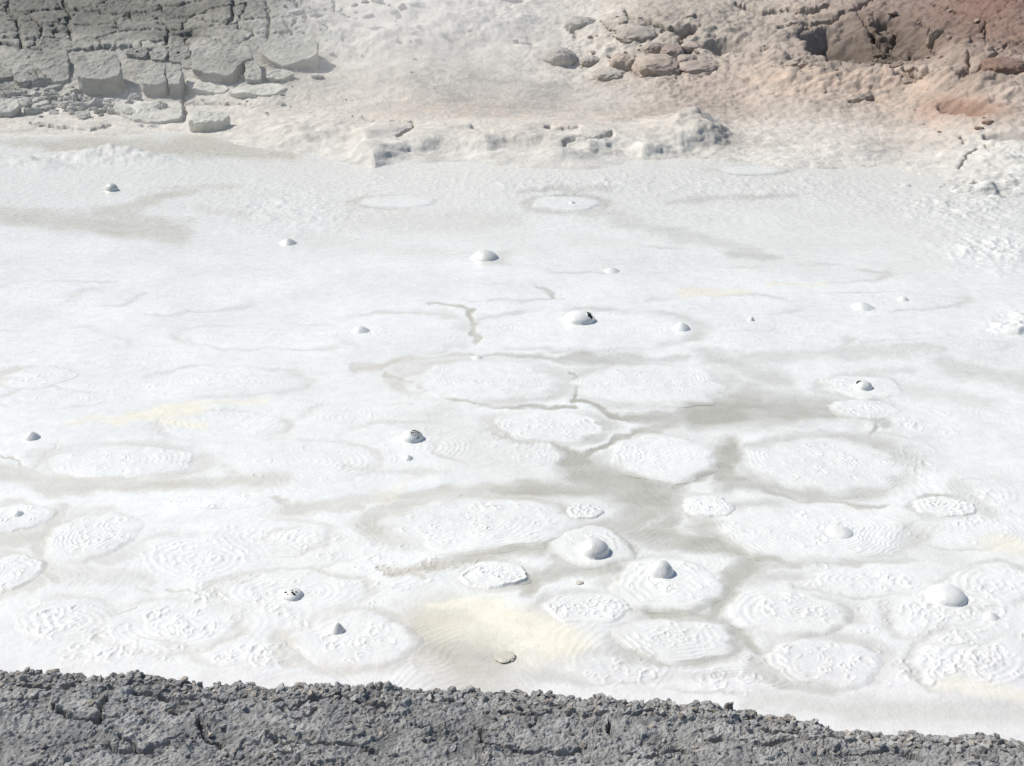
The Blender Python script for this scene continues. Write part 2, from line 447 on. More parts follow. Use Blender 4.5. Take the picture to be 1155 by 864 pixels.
def pad(spec, k):
    (px, py, rx, ry, H, nc, label) = spec
    nc = int(nc*1.5)
    cx, cy = at(px, py)
    xa, _ = at(px - rx, py); xb, _ = at(px + rx, py)
    _, ya = at(px, py + ry); _, yb = at(px, py - ry)
    cy = (ya + yb)/2; RX = (xb - xa)/2; RY = (yb - ya)/2
    nth = int(np.clip(RX*420, 160, 420)); nr = int(np.clip(RX*150, 60, 150))
    rho = np.linspace(0, 1, nr)**.85; th = np.linspace(0, 2*np.pi, nth, endpoint=False)
    RH, TH = np.meshgrid(rho, th, indexing='ij')
    c, s = np.cos(TH), np.sin(TH)
    out = 1 + .16*noise(c*1.2 + k*3.1, s*1.2, 61) + .08*noise(c*2.9 + k, s*2.9, 62) + .02*noise(c*9 + k, s*9, 63)
    X = cx + RX*RH*out*c; Y = cy + RY*RH*out*s
    pxx, pyy = project(X, Y, 0)
    Z = swell(X, Y)
    rr = RH + .05*fbm(X*3.5 + k, Y*3.5, 3, 64)
    lam = 0.030 + .018*random.random()
    H = H*.45
    R0 = max(RX, RY)
    rings = np.sin(2*np.pi*rr*R0/lam + 1.8*fbm(X*4, Y*4, 2, 65 + k))
    mask = sstep(-.35, .45, fbm(X*2.2 + k*7, Y*2.2, 2, 66))
    Z += (0.0010*rings*mask*sstep(.05, .2, RH) + .0018*fbm(X*9, Y*9, 4, 67))*(1 - sstep(.85, 1, RH))
    # offset ring set near the pad's vent
    edge = np.clip(RH, 0, 1)**5
    rim = 1.0 if 'rim' in label else .2
    Z += H*(1 - edge) + rim*H*np.exp(-((RH - .84)/.05)**2)*mask - .004*sstep(.80, 1, RH)
    for _ in range(nc):
        a = random.random()*6.283; q = .78*random.random()**.62
        ccx = cx + RX*q*math.cos(a); ccy = cy + RY*q*math.sin(a)
        r0 = 0.010 + 0.022*random.random()**1.6
        if cy > 9: r0 *= 1.3
        Z += curl(X, Y, ccx, ccy, r0)*(1 - sstep(.75, .95, RH))
    tan, cream, wisp = tone_at(pxx, pyy, X, Y)
    t2 = np.maximum(tan*.12, tan*sstep(.72, 1.0, RH + .12*fbm(X*5, Y*5, 4, 68)))
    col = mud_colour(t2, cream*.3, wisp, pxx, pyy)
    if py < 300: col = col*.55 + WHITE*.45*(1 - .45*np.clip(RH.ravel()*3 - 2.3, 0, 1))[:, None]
    V = np.stack([X - cx, Y - cy, Z], -1).reshape(-1, 3)
    o = raw_mesh('mud_pad', V, grid_quads(nr, nth, True), MUD, col, loc=(cx, cy, 0))
    tag(o, label, 'mud pad', 'mud pads floating on the pool')
    return (cx, cy, RX, RY, H)

PADGEO = []
def surf_z(x, y):
    z = float(swell(np.array([x]), np.array([y]))[0])
    for (cx, cy, a, b, H) in PADGEO:
        q = ((x - cx)/a)**2 + ((y - cy)/b)**2
        if q < .95: z += .45*H*(1 - q**2.5); break
    return z

def bubble(spec, k):
    (px, py, hw, hp, style, label) = spec
    fx, fy = at(px, py)                       # front foot of the bubble
    sl = math.hypot(fy, CAMZ)
    rad = hw/FPX*sl*(.78 if style == 'cone' else .94)
    cy = fy + rad*.75; cx = fx*cy/fy
    dep = math.atan2(CAMZ, fy)
    hgt = max((hp/FPX*sl - rad*math.sin(dep)*.75)/math.cos(dep), rad*.32)
    if style == 'cone': hgt = max(hgt, rad*.42)
    base = surf_z(cx, cy)
    nr, nth = 44, 72
    rho = np.linspace(0, 1.5, nr); th = np.linspace(0, 2*np.pi, nth, endpoint=False)
    RH, TH = np.meshgrid(rho, th, indexing='ij'); c, s = np.cos(TH), np.sin(TH)
    wob = 1 + .05*noise(c*1.3 + 5*k, s*1.3, 71)
    if style == 'dome': prof = np.maximum(1 - RH**2.3, 0)**.54
    elif style == 'peak': prof = np.maximum(1 - RH**2.0, 0)**.68
    elif style == 'puff': prof = np.maximum(1 - RH**2.2, 0)**.8
    else: prof = np.maximum(1 - RH**1.7, 0)**.95
    skirt = (.05 if style in ('dome', 'peak') else .03)*np.exp(-np.maximum(RH - .95, 0)*7)*sstep(.7, 1.05, RH)
    h = hgt*(prof + skirt)
    X = rad*RH*wob*c; Y = rad*RH*wob*s
    h = h + rad*.05*fbm((X + cx)*(.6/rad), (Y + cy)*(.6/rad), 3, 72)*(.8 if style != 'dome' else .4)*(1 - sstep(1.2, 1.5, RH))
    h = h - .008*sstep(1.05, 1.45, RH)
    grey = sstep(.0, 1.0, 1 - RH)*(.22 if style in ('cone', 'puff') else 0 if 'white' in label or 'wide' in label else .30)
    pxx, pyy = project(X + cx, Y + cy, 0)
    tan, cream, wisp = tone_at(pxx, pyy, X + cx, Y + cy)
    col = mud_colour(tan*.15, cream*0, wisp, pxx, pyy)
    g = np.clip(grey + (.12 if style == 'puff' else 0), 0, 1).ravel()[:, None]
    col = col*(1 - g) + np.array([.42, .41, .38])*g
    V = np.stack([X, Y, h], -1).reshape(-1, 3)
    Q = grid_quads(nr, nth, True)
    hole = None
    xn, yn = X.ravel()/rad, Y.ravel()/rad
    if 'black hole' in label and 'flank' in label:
        hole = ((xn - .66)/.22)**2 + ((yn + .22)/.32)**2 < 1
    elif 'crescent' in label:
        a = np.arctan2(yn + .05, xn); rr = np.hypot(xn, yn + .05)
        hole = (rr > .30) & (rr < .80) & (((a % (2*np.pi)) > .02*np.pi) & ((a % (2*np.pi)) < 1.05*np.pi))
    elif 'bursting with' in label:
        hole = (((xn - .35)/.38)**2 + ((yn + .3)/.45)**2 < 1) & (noise(xn*4, yn*4, 5) > -.12)
    if hole is not None:
        keep = ~hole[Q].any(1)
        Q = Q[keep]
    o = raw_mesh('mud_bubble', V, Q, MUD, col, loc=(cx, cy, base))
    tag(o, label, 'mud bubble', 'mud bubbles rising in the pool')
    if hole is not None:
        # inside wall of the bubble behind the torn skin, its shade painted dark
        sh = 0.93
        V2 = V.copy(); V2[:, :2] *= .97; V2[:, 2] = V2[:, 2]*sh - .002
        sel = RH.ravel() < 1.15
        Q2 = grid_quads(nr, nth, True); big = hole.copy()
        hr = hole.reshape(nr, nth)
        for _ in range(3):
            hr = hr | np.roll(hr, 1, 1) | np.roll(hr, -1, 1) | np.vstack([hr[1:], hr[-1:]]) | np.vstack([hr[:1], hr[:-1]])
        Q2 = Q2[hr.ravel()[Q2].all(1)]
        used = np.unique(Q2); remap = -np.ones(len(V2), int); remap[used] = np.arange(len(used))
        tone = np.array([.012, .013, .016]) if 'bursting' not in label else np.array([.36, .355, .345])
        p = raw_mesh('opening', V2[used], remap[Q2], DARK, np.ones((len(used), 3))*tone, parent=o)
    if 'flank' in label:                       # torn lip round the hole
        a_ = np.linspace(0, 2*np.pi, 40, endpoint=False); b_ = np.linspace(0, 2*np.pi, 8, endpoint=False)
        ex = .66 + .235*np.cos(a_)*(1 + .10*np.sin(3*a_)); ey = -.22 + .335*np.sin(a_)*(1 + .08*np.sin(5*a_ + 1))
        ez = hgt*np.maximum(1 - np.hypot(ex, ey)**2.3, 0)**.54
        nn = np.stack([ex, ey, np.full_like(ex, .6)], -1); nn /= np.linalg.norm(nn, axis=1)[:, None]
        tt = np.stack([np.cos(a_), np.sin(a_), 0*a_], -1)
        wr = rad*(.045 + .02*np.sin(4*a_ + .5))
        T = np.stack([ex*rad, ey*rad, ez], -1)[:, None, :] + wr[:, None, None]*(nn[:, None, :]*np.cos(b_)[None, :, None] + tt[:, None, :]*np.sin(b_)[None, :, None])
        Qt = np.array([[i*8 + j, ((i + 1) % 40)*8 + j, ((i + 1) % 40)*8 + (j + 1) % 8, i*8 + (j + 1) % 8] for i in range(40) for j in range(8)])
        raw_mesh('lip', T.reshape(-1, 3), Qt, MUD, np.ones((320, 3))*WHITE*.8, parent=o)
    if 'specks' in label:
        for (ax, ay, r_) in ((-.5, -.25, .16), (-.28, -.5, .1), (.12, -.35, .15), (.3, -.5, .17), (.42, -.2, .12), (.05, -.05, .1)):
            rr = math.hypot(ax, ay); zz = hgt*max(1 - rr**2.3, 0)**.62
            Vp, Qp = rock_geo(6, 3.0, int(ax*50) + 60, .25)
            Vp = Vp*np.array([r_, r_*.8, r_*.8])*rad*.7 + np.array([ax*rad, ay*rad, zz])
            raw_mesh('fleck', Vp, Qp, DARK, np.ones((len(Vp), 3))*np.array([.02, .018, .016]), parent=o)
    return o

# ------------------------------------------------------------------ rocks and blocks
def cube_grid(n):
    a = np.linspace(-1, 1, n); U, Vv = np.meshgrid(a, a); one = np.ones_like(U)
    faces = [(U, Vv, one), (Vv, U, -one), (one, U, Vv), (-one, Vv, U), (Vv, one, U), (U, -one, Vv)]
    P = []; Q = []
    for i, f in enumerate(faces):
        P.append(np.stack(f, -1).reshape(-1, 3)); Q.append(grid_quads(n, n) + i*n*n)
    P = np.concatenate(P); Q = np.concatenate(Q)
    key = np.round(P*1e5).astype(np.int64)
    _, idx, inv = np.unique(key, axis=0, return_index=True, return_inverse=True)
    return P[idx], inv.reshape(-1)[Q]

_CG = {}
def rock_geo(n, power, seed, rough, fine=0.0):
    if n not in _CG: _CG[n] = cube_grid(n)
    P, Q = _CG[n]
    d = P/np.linalg.norm(P, axis=1)[:, None]
    r = 1/(np.sum(np.abs(d)**power, 1))**(1/power)
    V = d*r[:, None]
    rs = np.random.default_rng(seed)
    # a few flat chips cut off at odd angles
    for _ in range(5):
        nrm = rs.normal(size=3); nrm /= np.linalg.norm(nrm)
        lim = .80 + .25*rs.random()
        ext = np.max(V@nrm); over = V@nrm - ext*lim
        V = V - np.maximum(over, 0)[:, None]*nrm*.85
    V = V + d*(rough*.5*fbm3(d*1.5 + seed*3.7, 3, seed)[:, None]) + d*(rough*.28*fbm3(V*4.5 + seed, 3, seed + 9)[:, None])
    if fine: V = V + d*(fine*fbm3(V*14 + seed, 3, seed + 19)[:, None])
    return V, Q

# ------------------------------------------------------------------ far bank
BCOL = [-700, -250, 0, 210, 420, 620, 820, 1000, 1155, 1400, 1860]
SHORE = [170, 165, 156, 150, 186, 190, 182, 192, 212, 225, 230]
# slope of the bank, by column, at rows (going up the photo)
BROWS = [240, 190, 165, 140, 120, 100, 80, 60, 40, 20, 0, -80]
BSL = {
 -700: [.1, .1, .06, .10, .15, .40, .50, .30, .20, .20, .22, .25],
 -250: [.1, .1, .06, .10, .15, .40, .50, .30, .20, .20, .22, .25],
 0:    [.1, .1, .06, .10, .16, .42, .55, .30, .20, .20, .22, .25],
 210:  [.1, .1, .06, .12, .22, .35, .45, .32, .22, .22, .24, .25],
 420:  [.1, .08, .07, .09, .12, .16, .22, .30, .34, .34, .32, .28],
 620:  [.1, .08, .07, .07, .08, .11, .22, .34, .36, .34, .32, .28],
 820:  [.1, .08, .08, .10, .14, .24, .38, .36, .30, .28, .28, .26],
 1000: [.1, .08, .10, .16, .26, .34, .34, .30, .28, .28, .28, .26],
 1155: [.1, .18, .26, .28, .30, .32, .32, .30, .28, .28, .28, .26],
 1400: [.1, .22, .28, .28, .30, .32, .32, .30, .28, .28, .28, .26],
 1860: [.1, .22, .28, .28, .30, .32, .32, .30, .28, .28, .28, .26]}
_SL = np.array([BSL[c] for c in BCOL])

def bank_base(pxs, pys):
    """pys runs up the picture (decreasing).  returns X, Y, Z arrays of the smooth bank"""
    shore = np.interp(pxs, BCOL, SHORE)
    ci = np.clip(np.searchsorted(BCOL, pxs) - 1, 0, len(BCOL) - 2)
    cf = (pxs - np.take(BCOL, ci))/(np.take(BCOL, ci + 1) - np.take(BCOL, ci)); cf = cf*cf*(3 - 2*cf)
    ds = CAMZ/ray_tan(shore)
    D = np.zeros((len(pys), len(pxs))); Zz = np.zeros_like(D)
    d = None; z = None
    br = np.array(BROWS[::-1], float)
    for i, py in enumerate(pys):
        t = ray_tan(py)
        below = py > shore
        db = (CAMZ + .12*ds)/(t + .12); zb = .12*(db - ds)
        if d is None: d, z = db, zb
        else:
            sa = np.array([np.interp(py, br, row[::-1]) for row in _SL])
            s = sa[ci]*(1 - cf) + sa[ci + 1]*cf
            # at the shore start from z = 0
            d0 = np.where(prev_below, ds, d); z0 = np.where(prev_below, 0, z)
            dd = (CAMZ - z0 - t*d0)/(t + s)
            d = np.where(below, db, d0 + dd); z = np.where(below, zb, z0 + s*dd)
        prev_below = below
        D[i] = d; Zz[i] = z
    U = np.stack([ray_u(pxs, py) for py in pys])
    return U*D, D, Zz

B_PX = np.concatenate([np.linspace(-700, -120, 60)[:-1], np.arange(-120, 1276, 1.1), np.linspace(1276, 1860, 60)])
B_PY = np.arange(238, -62, -0.62)
BX, BY, BZ = bank_base(B_PX, B_PY)

def bank_at(px, py):
    i = (238 - py)/.62; i = min(max(i, 0), len(B_PY) - 2); i0 = int(i); f = i - i0
    j = np.searchsorted(B_PX, px) - 1; g = (px - B_PX[j])/(B_PX[j + 1] - B_PX[j])
    def q(A): return (A[i0, j]*(1 - g) + A[i0, j + 1]*g)*(1 - f) + (A[i0 + 1, j]*(1 - g) + A[i0 + 1, j + 1]*g)*f
    return float(q(BX)), float(q(BY)), float(q(BZ))

SHELF = [(405,150),(400,178),(420,192),(436,178),(462,170),(520,167),(545,171),(572,165),(606,166),(640,169),(665,174),(688,170),(722,176),(770,172),(818,163),(822,155),(805,146),(780,138),(740,120),(660,108),(560,110),(470,120)]
HOLLOWS = [ # px, py, rx, ry, depth
 (940,40,42,24,.80),(995,50,68,26,.32),(822,52,34,13,.5),(1088,122,40,8,.30),(1140,153,30,7,.30),(1154,76,18,9,.35),(770,36,24,6,.25),(1000,24,22,6,.2),(735,32,14,4,.2),(1098,213,8,3,.10),(690,36,10,5,.15),(1040,55,18,10,.22)]
MOUNDS = [ # px, py, rx, ry, height
 (120,176,70,7,.16),(20,186,40,6,.10),(340,150,60,18,.12),(780,150,34,14,.22),(800,163,28,7,.10),(1040,96,70,8,.22),(900,96,60,12,.18),(985,95,50,7,.15),
 (545,30,70,20,.20),(440,48,60,14,.22),(470,90,60,20,.08),(600,68,40,12,.1),(1110,225,70,20,.16),(1000,222,60,5,.12),(1130,180,60,16,.1),(640,178,28,6,.12),(560,176,34,5,.08),(900,118,50,6,.12),(860,75,40,8,.16),(1090,60,30,12,.2),(390,60,30,14,.14),(500,8,50,10,.15),(960,170,40,10,.08),(670,90,60,10,.10),(370,30,30,14,.12)]
CRACKS = [ # polylines: width px, depth m, points
 (1.4,.16,[(0,48),(25,52),(60,58),(100,55),(140,50),(165,55),(212,52)]),
 (1.2,.12,[(70,0),(80,18),(76,24),(80,45)]),(1.2,.12,[(10,0),(6,10),(18,22),(24,48)]),(1.0,.1,[(33,18),(48,32),(46,42)]),
 (1.0,.1,[(145,14),(150,24)]),(1.3,.12,[(263,0),(262,18),(256,26)]),(1.2,.12,[(300,0),(304,22),(302,42)]),(1.0,.1,[(212,18),(240,24),(258,24)]),(1.0,.1,[(188,48),(190,30),(177,20)]),
 (1.2,.12,[(335,0),(338,16),(330,30)]),(1.2,.12,[(378,0),(378,14)]),(1.2,.1,[(322,24),(328,38)]),
 (1.3,.12,[(206,100),(208,132),(206,134)]),(1.1,.12,[(35,138),(70,142),(100,146),(125,141)]),(1.0,.08,[(160,140),(182,142)]),(1.0,.08,[(212,116),(250,115),(278,118)]),
 (1.0,.08,[(410,133),(425,139),(466,145),(468,151),(450,160)]),(1.1,.09,[(533,150),(545,158),(552,159)]),(1.0,.09,[(616,150),(632,153),(652,153)]),(1.1,.1,[(636,168),(658,166),(678,165),(690,160)]),
 (1.5,.2,[(705,12),(712,22),(730,24),(748,33),(768,34),(790,30)]),(1.4,.2,[(768,42),(770,52),(745,54)]),
 (1.4,.2,[(830,8),(850,14),(860,17),(888,12),(905,14),(935,6)]),(1.2,.15,[(880,32),(900,28),(912,24)]),(1.2,.14,[(905,28),(965,10),(985,0)]),
 (1.3,.2,[(965,12),(975,22),(1000,40),(1010,46)]),(1.3,.2,[(975,46),(1003,40),(1010,30)]),(1.3,.2,[(1012,46),(1030,52),(1050,58),(1055,64)]),(1.3,.18,[(1040,26),(1050,34),(1052,50)]),
 (1.2,.16,[(1017,82),(1018,97)]),(1.2,.14,[(1025,95),(1040,92),(1075,96),(1085,94)]),(1.2,.14,[(1091,68),(1091,90),(1085,95)]),(1.2,.14,[(1010,98),(1030,101),(1050,98)]),
 (1.1,.14,[(1055,4),(1090,10),(1120,16),(1155,20)]),(1.2,.14,[(1111,20),(1112,40)]),(1.1,.12,[(1086,163),(1088,158),(1084,155)]),(1.0,.12,[(1082,192),(1092,178),(1103,169)]),(1.2,.12,[(1110,167),(1128,171)]),(1.4,.1,[(1080,212),(1100,211)]),
 (1.2,.14,[(580,52),(600,53)]),(1.2,.14,[(540,2),(560,6),(590,4)]),(1.1,.12,[(638,30),(650,44)]),(1.2,.15,[(680,30),(700,40),(715,42)]),
 (1.1,.12,[(1130,60),(1110,74),(1100,86)]),(1.1,.12,[(960,118),(985,110),(1000,116)])]

def far_bank():
    PX, PY = np.meshgrid(B_PX, B_PY)
    X, Y, Z = BX.copy(), BY.copy(), BZ.copy()
    SL = np.hypot(Y, Z)                         # along-slope coordinate for the noises
    def g(cx, cy, rx, ry): return np.exp(-((PX - cx)/rx)**2 - ((PY - cy)/ry)**2)
    left = 1 - sstep(300, 420, PX)
    right = sstep(640, 780, PX + 30*fbm(X*.6, SL*.6, 2, 2))
    mid = np.clip(1 - left - right, 0, 1)
    up = 1 - sstep(100, 160, PY)                # away from the shore
    wet = sstep(150, 195, PY - .02*(PX - 577))
    # signed shelf
    sx = PX + 5*fbm(X*1.2, SL*1.2, 2, 15); sy = PY*2.2 + 6*fbm(X*1.3, SL*1.3, 2, 16)
    sd = poly_sd(sx, sy, [(a, b*2.2) for a, b in SHELF])
    shelf = sstep(-9, 12, sd)
    Z += .19*shelf*sstep(118, 160, PY)*(0.75 + .25*sstep(-.3, .3, noise(X*1.2, SL*1.2, 18)))
    for (cx, cy, rx, ry, h) in MOUNDS:
        Z += h*g(cx + 0*PX, cy, rx, ry)*(1 + .5*fbm(X*2, SL*2, 3, 19))
    Z += up*(.10*fbm(X*.45, SL*.45, 3, 101))
    lump = 1 - worley(X*1.7 + .35*fbm(X*2, SL*2, 2, 104), SL*1.7 + .35*fbm(X*2, SL*2, 2, 105), 102)[0]
    rockz = np.clip(g(720, 60, 80, 32) + g(1000, 50, 160, 55) + g(830, 50, 80, 30) + .5*g(1130, 110, 60, 60), 0, 1)
    soft = np.clip(g(480, 30, 140, 45), 0, 1)
    biglump = 1 - worley(X*.9 + .4*fbm(X, SL, 2, 144), SL*.9 + .4*fbm(X, SL, 2, 145), 146)[0]
    Z += .22*soft*(biglump - .5)
    Z += .07*wet*fbm(X*.5, SL*.35, 3, 147)*sstep(200, 150, PY + 0*PX) + .045*(1 - sstep(0, .25, np.abs(BZ)))*fbm(X*.55, SL*.5, 4, 148)
    # hollows with steep lips
    for (cx, cy, rx, ry, h) in HOLLOWS:
        lo = (np.abs(PX - cx) < rx*1.9) & (np.abs(PY - cy) < ry*2.4)
        ex = (PX[lo] - cx)/rx + .18*fbm(X[lo]*1.1, SL[lo]*1.1, 2, 140); ey = (PY[lo] - cy)/ry + .22*fbm(X[lo]*1.1, SL[lo]*1.1, 2, 141)
        r = np.hypot(ex, ey)
        Z[lo] -= h*(1 - sstep(.40, 1.04, r))
    # surface directions of the smooth bank
    P = np.stack([X, Y, Z], -1)
    du = np.gradient(P, axis=1); dv = np.gradient(P, axis=0)
    N = np.cross(du, dv); N /= np.maximum(np.linalg.norm(N, axis=-1, keepdims=True), 1e-9)
    N *= np.sign(N[..., 2:3] + 1e-9)
    for _ in range(3):
        N = (N + np.roll(N, 1, 0) + np.roll(N, -1, 0) + np.roll(N, 1, 1) + np.roll(N, -1, 1))/5
    N /= np.maximum(np.linalg.norm(N, axis=-1, keepdims=True), 1e-9)
    SL = SL + 1.3*(Z - BZ)                       # stretch the pattern coordinate down the steep walls
    lump = 1 - worley(X*1.7 + .35*fbm(X*2, SL*2, 2, 104), SL*1.7 + .35*fbm(X*2, SL*2, 2, 105), 102)[0]
    D = np.zeros(PX.shape)
    hol = np.clip(1.1*g(985, 46, 80, 30), 0, 1)
    D += .14*rockz*(lump - .5)
    lump2 = 1 - worley(X*4.2 + .3*fbm(X*5, SL*5, 2, 106), SL*4.2, 107)[0]
    D += (.06*rockz + .004*soft + .008*mid + .03*right)*(lump2 - .5)
    D += up*(.035*ridged(X*1.6, SL*1.6, 4, 108)*(.15 + .75*right + .1*left))
    grain = fbm(X*7, SL*7, 4, 110)
    D += (.010 + .012*right + .012*left)*grain*(.3 + .7*up) + .010*(1 - wet)*np.maximum(fbm(X*11, SL*11, 3, 111), 0)
    # spatter mound at the right shore
    spat = np.clip(g(1110, 228, 75, 22) + .8*g(1000, 222, 70, 9) + .5*g(1150, 180, 50, 25), 0, 1)
    D += spat*(.03*ridged(X*6, SL*6, 3, 120) + .03*(1 - worley(X*9, SL*9, 121)[0]) - .02)
    lipm = np.exp(-((sd - 1)/11)**2)*sstep(118, 160, PY)
    D += lipm*(.03*(lump2 - .5) + .015*fbm(X*5, SL*5, 3, 138))
    D *= 1 - .3*hol
    D += hol*(.05*fbm(X*4, SL*4, 4, 136) + .09*ridged(X*2.2, SL*2.6, 3, 137) - .05)
    # cracked plates up on the left, in the hollow and on the right top
    plates = np.clip((1 - sstep(330, 400, PX))*(1 - sstep(48, 62, PY)) + .6*(1 - sstep(40, 80, PY))*sstep(1040, 1100, PX) + hol + .5*g(1050, 95, 60, 12), 0, 1)
    wx_ = X + .16*fbm(X*2.2, SL*2.2, 3, 130); wy_ = SL + .16*fbm(X*2.2, SL*2.2, 3, 131)
    f1, f2, cid = worley(wx_*.75, wy_*.75, 132)
    D += plates*(.06*(cid - .5) - .10*(1 - sstep(.01, .05, f2 - f1)) - .015*(1 - sstep(.02, .25, f2 - f1)))
    f1b, f2b, cidb = worley(wx_*2.3, wy_*2.3, 134)
    D += plates*(.015*(cidb - .5) - .035*(1 - sstep(.015, .07, f2b - f1b))*(cid > .6) + .012*fbm(X*8, SL*8, 4, 135))
    for (w, dep, pts) in CRACKS:
        xs = [p[0] for p in pts]; ys = [p[1] for p in pts]
        lo = (PX > min(xs) - 12) & (PX < max(xs) + 12) & (PY > min(ys) - 8) & (PY < max(ys) + 8)
        qx = PX[lo] + 2.6*fbm(X[lo]*5, SL[lo]*5, 3, 150); qy = PY[lo] + 1.4*fbm(X[lo]*5, SL[lo]*5, 3, 151)
        dm = np.full(qx.shape, 99.)
        for i in range(len(pts) - 1):
            dm = np.minimum(dm, seg_dist(qx, qy, *pts[i], *pts[i + 1])[0])
        D[lo] -= dep*1.2*(1 - sstep(.4, 1.3, dm/(w*1.15))) + .02*(1 - sstep(1, 5, dm/w))
    D *= .35 + .65*sstep(.2, .75, N[..., 2])
    X = X + N[..., 0]*D; Y = Y + N[..., 1]*D; Z = Z + N[..., 2]*D
    # bank colour: mineral tones, plus a darker brown over the big hollow
    n1 = fbm(X*.7, SL*.7, 4, 160); n2 = fbm(X*2.6, SL*2.6, 4, 161)
    def C(*c): return np.array(c)
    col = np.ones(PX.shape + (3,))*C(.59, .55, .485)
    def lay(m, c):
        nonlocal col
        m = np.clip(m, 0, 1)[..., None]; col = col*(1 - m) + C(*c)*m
    lay(left*(1 - sstep(90, 135, PY + 12*n1)), (.40, .385, .34))
    lay((1 - sstep(150, 420, PX + 60*n1))*(1 - sstep(20, 75, PY + 14*n1)), (.205, .198, .172))
    lay(g(560, 138, 190, 24)*(.5 + .7*n2), (.56, .47, .39))
    lay(right*(1 - sstep(130, 195, PY + 14*n1)), (.455, .385, .325))
    lay(right*g(960, 100, 130, 16)*(.6 + .8*n2), (.56, .435, .345))
    lay(right*g(1070, 135, 60, 25)*(.5 + .8*n2), (.47, .345, .27))
    lay(right*(1 - sstep(30, 120, PY + .0*PX + 20*n1))*sstep(860, 1100, PX), (.27, .195, .155))
    lay(g(1155, 5, 120, 40)*(.7 + .5*n1), (.215, .13, .105))
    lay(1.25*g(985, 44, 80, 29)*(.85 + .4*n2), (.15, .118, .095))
    lay(g(1090, 122, 44, 10), (.34, .20, .14))
    lay(right*(1 - sstep(800, 900, PX))*(1 - sstep(40, 80, PY))*.5, (.38, .35, .30))
    lay(g(900, 152, 80, 20)*.8, (.66, .62, .55))
    lay(sstep(115, 175, PY + 10*n1)*(1 - .5*g(1000, 150, 260, 40))*.8, (.615, .588, .525))
    lay(wet*.9, (.62, .60, .545))
    lay(spat*.9, (.64, .63, .585))
    lay(g(130, 160, 200, 6)*.0, (.5, .48, .42))
    col *= (1 + .10*n2 + .08*n1)[..., None]
    V = np.stack([X, Y, Z], -1)
    # carry the ground on behind, out to the horizon
    last = V[-1]; ext = [last]
    for k, dd in enumerate((2, 6, 16, 50, 150, 500)):
        e = last.copy(); e[:, 1] += dd; e[:, 0] *= (e[:, 1]/last[:, 1]); e[:, 2] += .22*min(dd, 6) + .3*noise(e[:, 0]*.2, e[:, 1]*.2, 3)
        ext.append(e)
    V = np.concatenate([V.reshape(-1, 3)] + ext[1:])
    nrow = len(B_PY) + 6
    colf = np.concatenate([col.reshape(-1, 3)] + [col[-1]]*6)
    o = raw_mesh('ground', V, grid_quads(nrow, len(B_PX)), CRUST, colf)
    o['kind'] = 'structure'
    return X, Y, Z

# blocks: x0, x1, top y, lip y (where the front face starts), foot y, tone, power, seed, label
BLOCKS = [  # outline of the sunlit face in the photo, foot y, tone, tilt, label
 ([(38,62),(54,56),(77,57),(78,76),(77,91),(57,92),(46,82)],98,.30,33,'upright cracked mud block between two black gaps, leftmost of three large ones'),
 ([(84,64),(112,58),(131,60),(137,76),(132,88),(90,88),(85,84)],109,.30,33,'large square mud block with a deep shaded front, middle of the three large ones'),
 ([(157,88),(163,78),(179,71),(186,71),(186,95),(160,96)],112,.31,33,'left half of the mud block split by a vertical crack'),
 ([(188,71),(205,70),(204,95),(188,95)],111,.31,33,'right half of the mud block split by a vertical crack'),
 ([(12,71),(20,62),(33,61),(36,73),(24,75)],77,.29,30,'small block topmost of two at the far left of the cracked row'),
 ([(14,77),(24,77.5),(37,75.5),(42,88),(24,93),(15,88)],100,.29,33,'small block right beneath another at the far left of the cracked row'),
 ([(-15,70),(0,72),(11,78),(13,85),(0,88),(-15,88)],93,.28,30,'wedge of mud cut by the left edge, highest block there'),
 ([(2,94),(12,93),(20,104),(4,108)],111,.24,30,'dark low block at the left edge above the pale rounded lump'),
 ([(-12,110),(12,108.5),(20,111),(22,120),(10,127),(-12,124)],133,.42,28,'pale rounded lump of mud at the left edge, nearest the pool there'),
 ([(139,61),(149,52),(167,54),(166,65)],69,.27,28,'leftmost of three small ledge blocks above the split block'),
 ([(169,60),(173,53),(187,51),(187,68),(169,66)],72,.27,28,'middle one of three small ledge blocks above the split block'),
 ([(189,51),(214,50),(214,62),(205,69),(189,69)],73,.27,28,'rightmost of three small ledge blocks above the split block'),
 ([(206,68),(217,65),(217,76),(206,75.5)],79,.28,28,'tiny square block beside the big tilted slab'),
 ([(127,117),(143,113),(171,114),(205,114),(205,131),(179,136),(145,132),(127,124)],139,.44,13,'long pale flat slab lying in front of the split block'),
 ([(216,54),(230,50),(280,51),(287,65),(274,68),(262,87),(240,85),(216,78)],96,.31,32,'big tilted mud slab right of the split block, largest on the left bank'),
 ([(276,69),(288,67),(296,78),(295,90),(275,90)],96,.33,30,'narrow upright lump wedged beside the big tilted slab'),
 ([(290,55),(313,48),(319,41),(355,41),(359,50),(357,62),(339,68),(319,73),(303,68)],82,.34,28,'uneven mud slab at the right end of the cracked row'),
 ([(299,79),(319,76),(335,82),(319,89),(299,88)],93,.38,25,'small pale lump under the uneven slab at the right end of the row'),
 ([(209,84),(240,90),(258,98),(256,104),(212,101)],107,.40,14,'flat pale wedge under the big tilted slab'),
 ([(254,102),(296,92),(319,96),(323,100),(308,107),(268,106)],111,.44,13,'low pale slab with a thin shadow line, right of the flat wedge'),
 ([(210,135),(216,125),(248,125),(258,130),(250,137),(220,138)],149,.46,22,'squat pale block with a rounded front, nearest the pool on the left bank'),
 ([(360,35),(372,33),(385,35),(384,45),(364,47)],54,.38,26,'rounded lump above the right end of the cracked row, against the steam'),
]
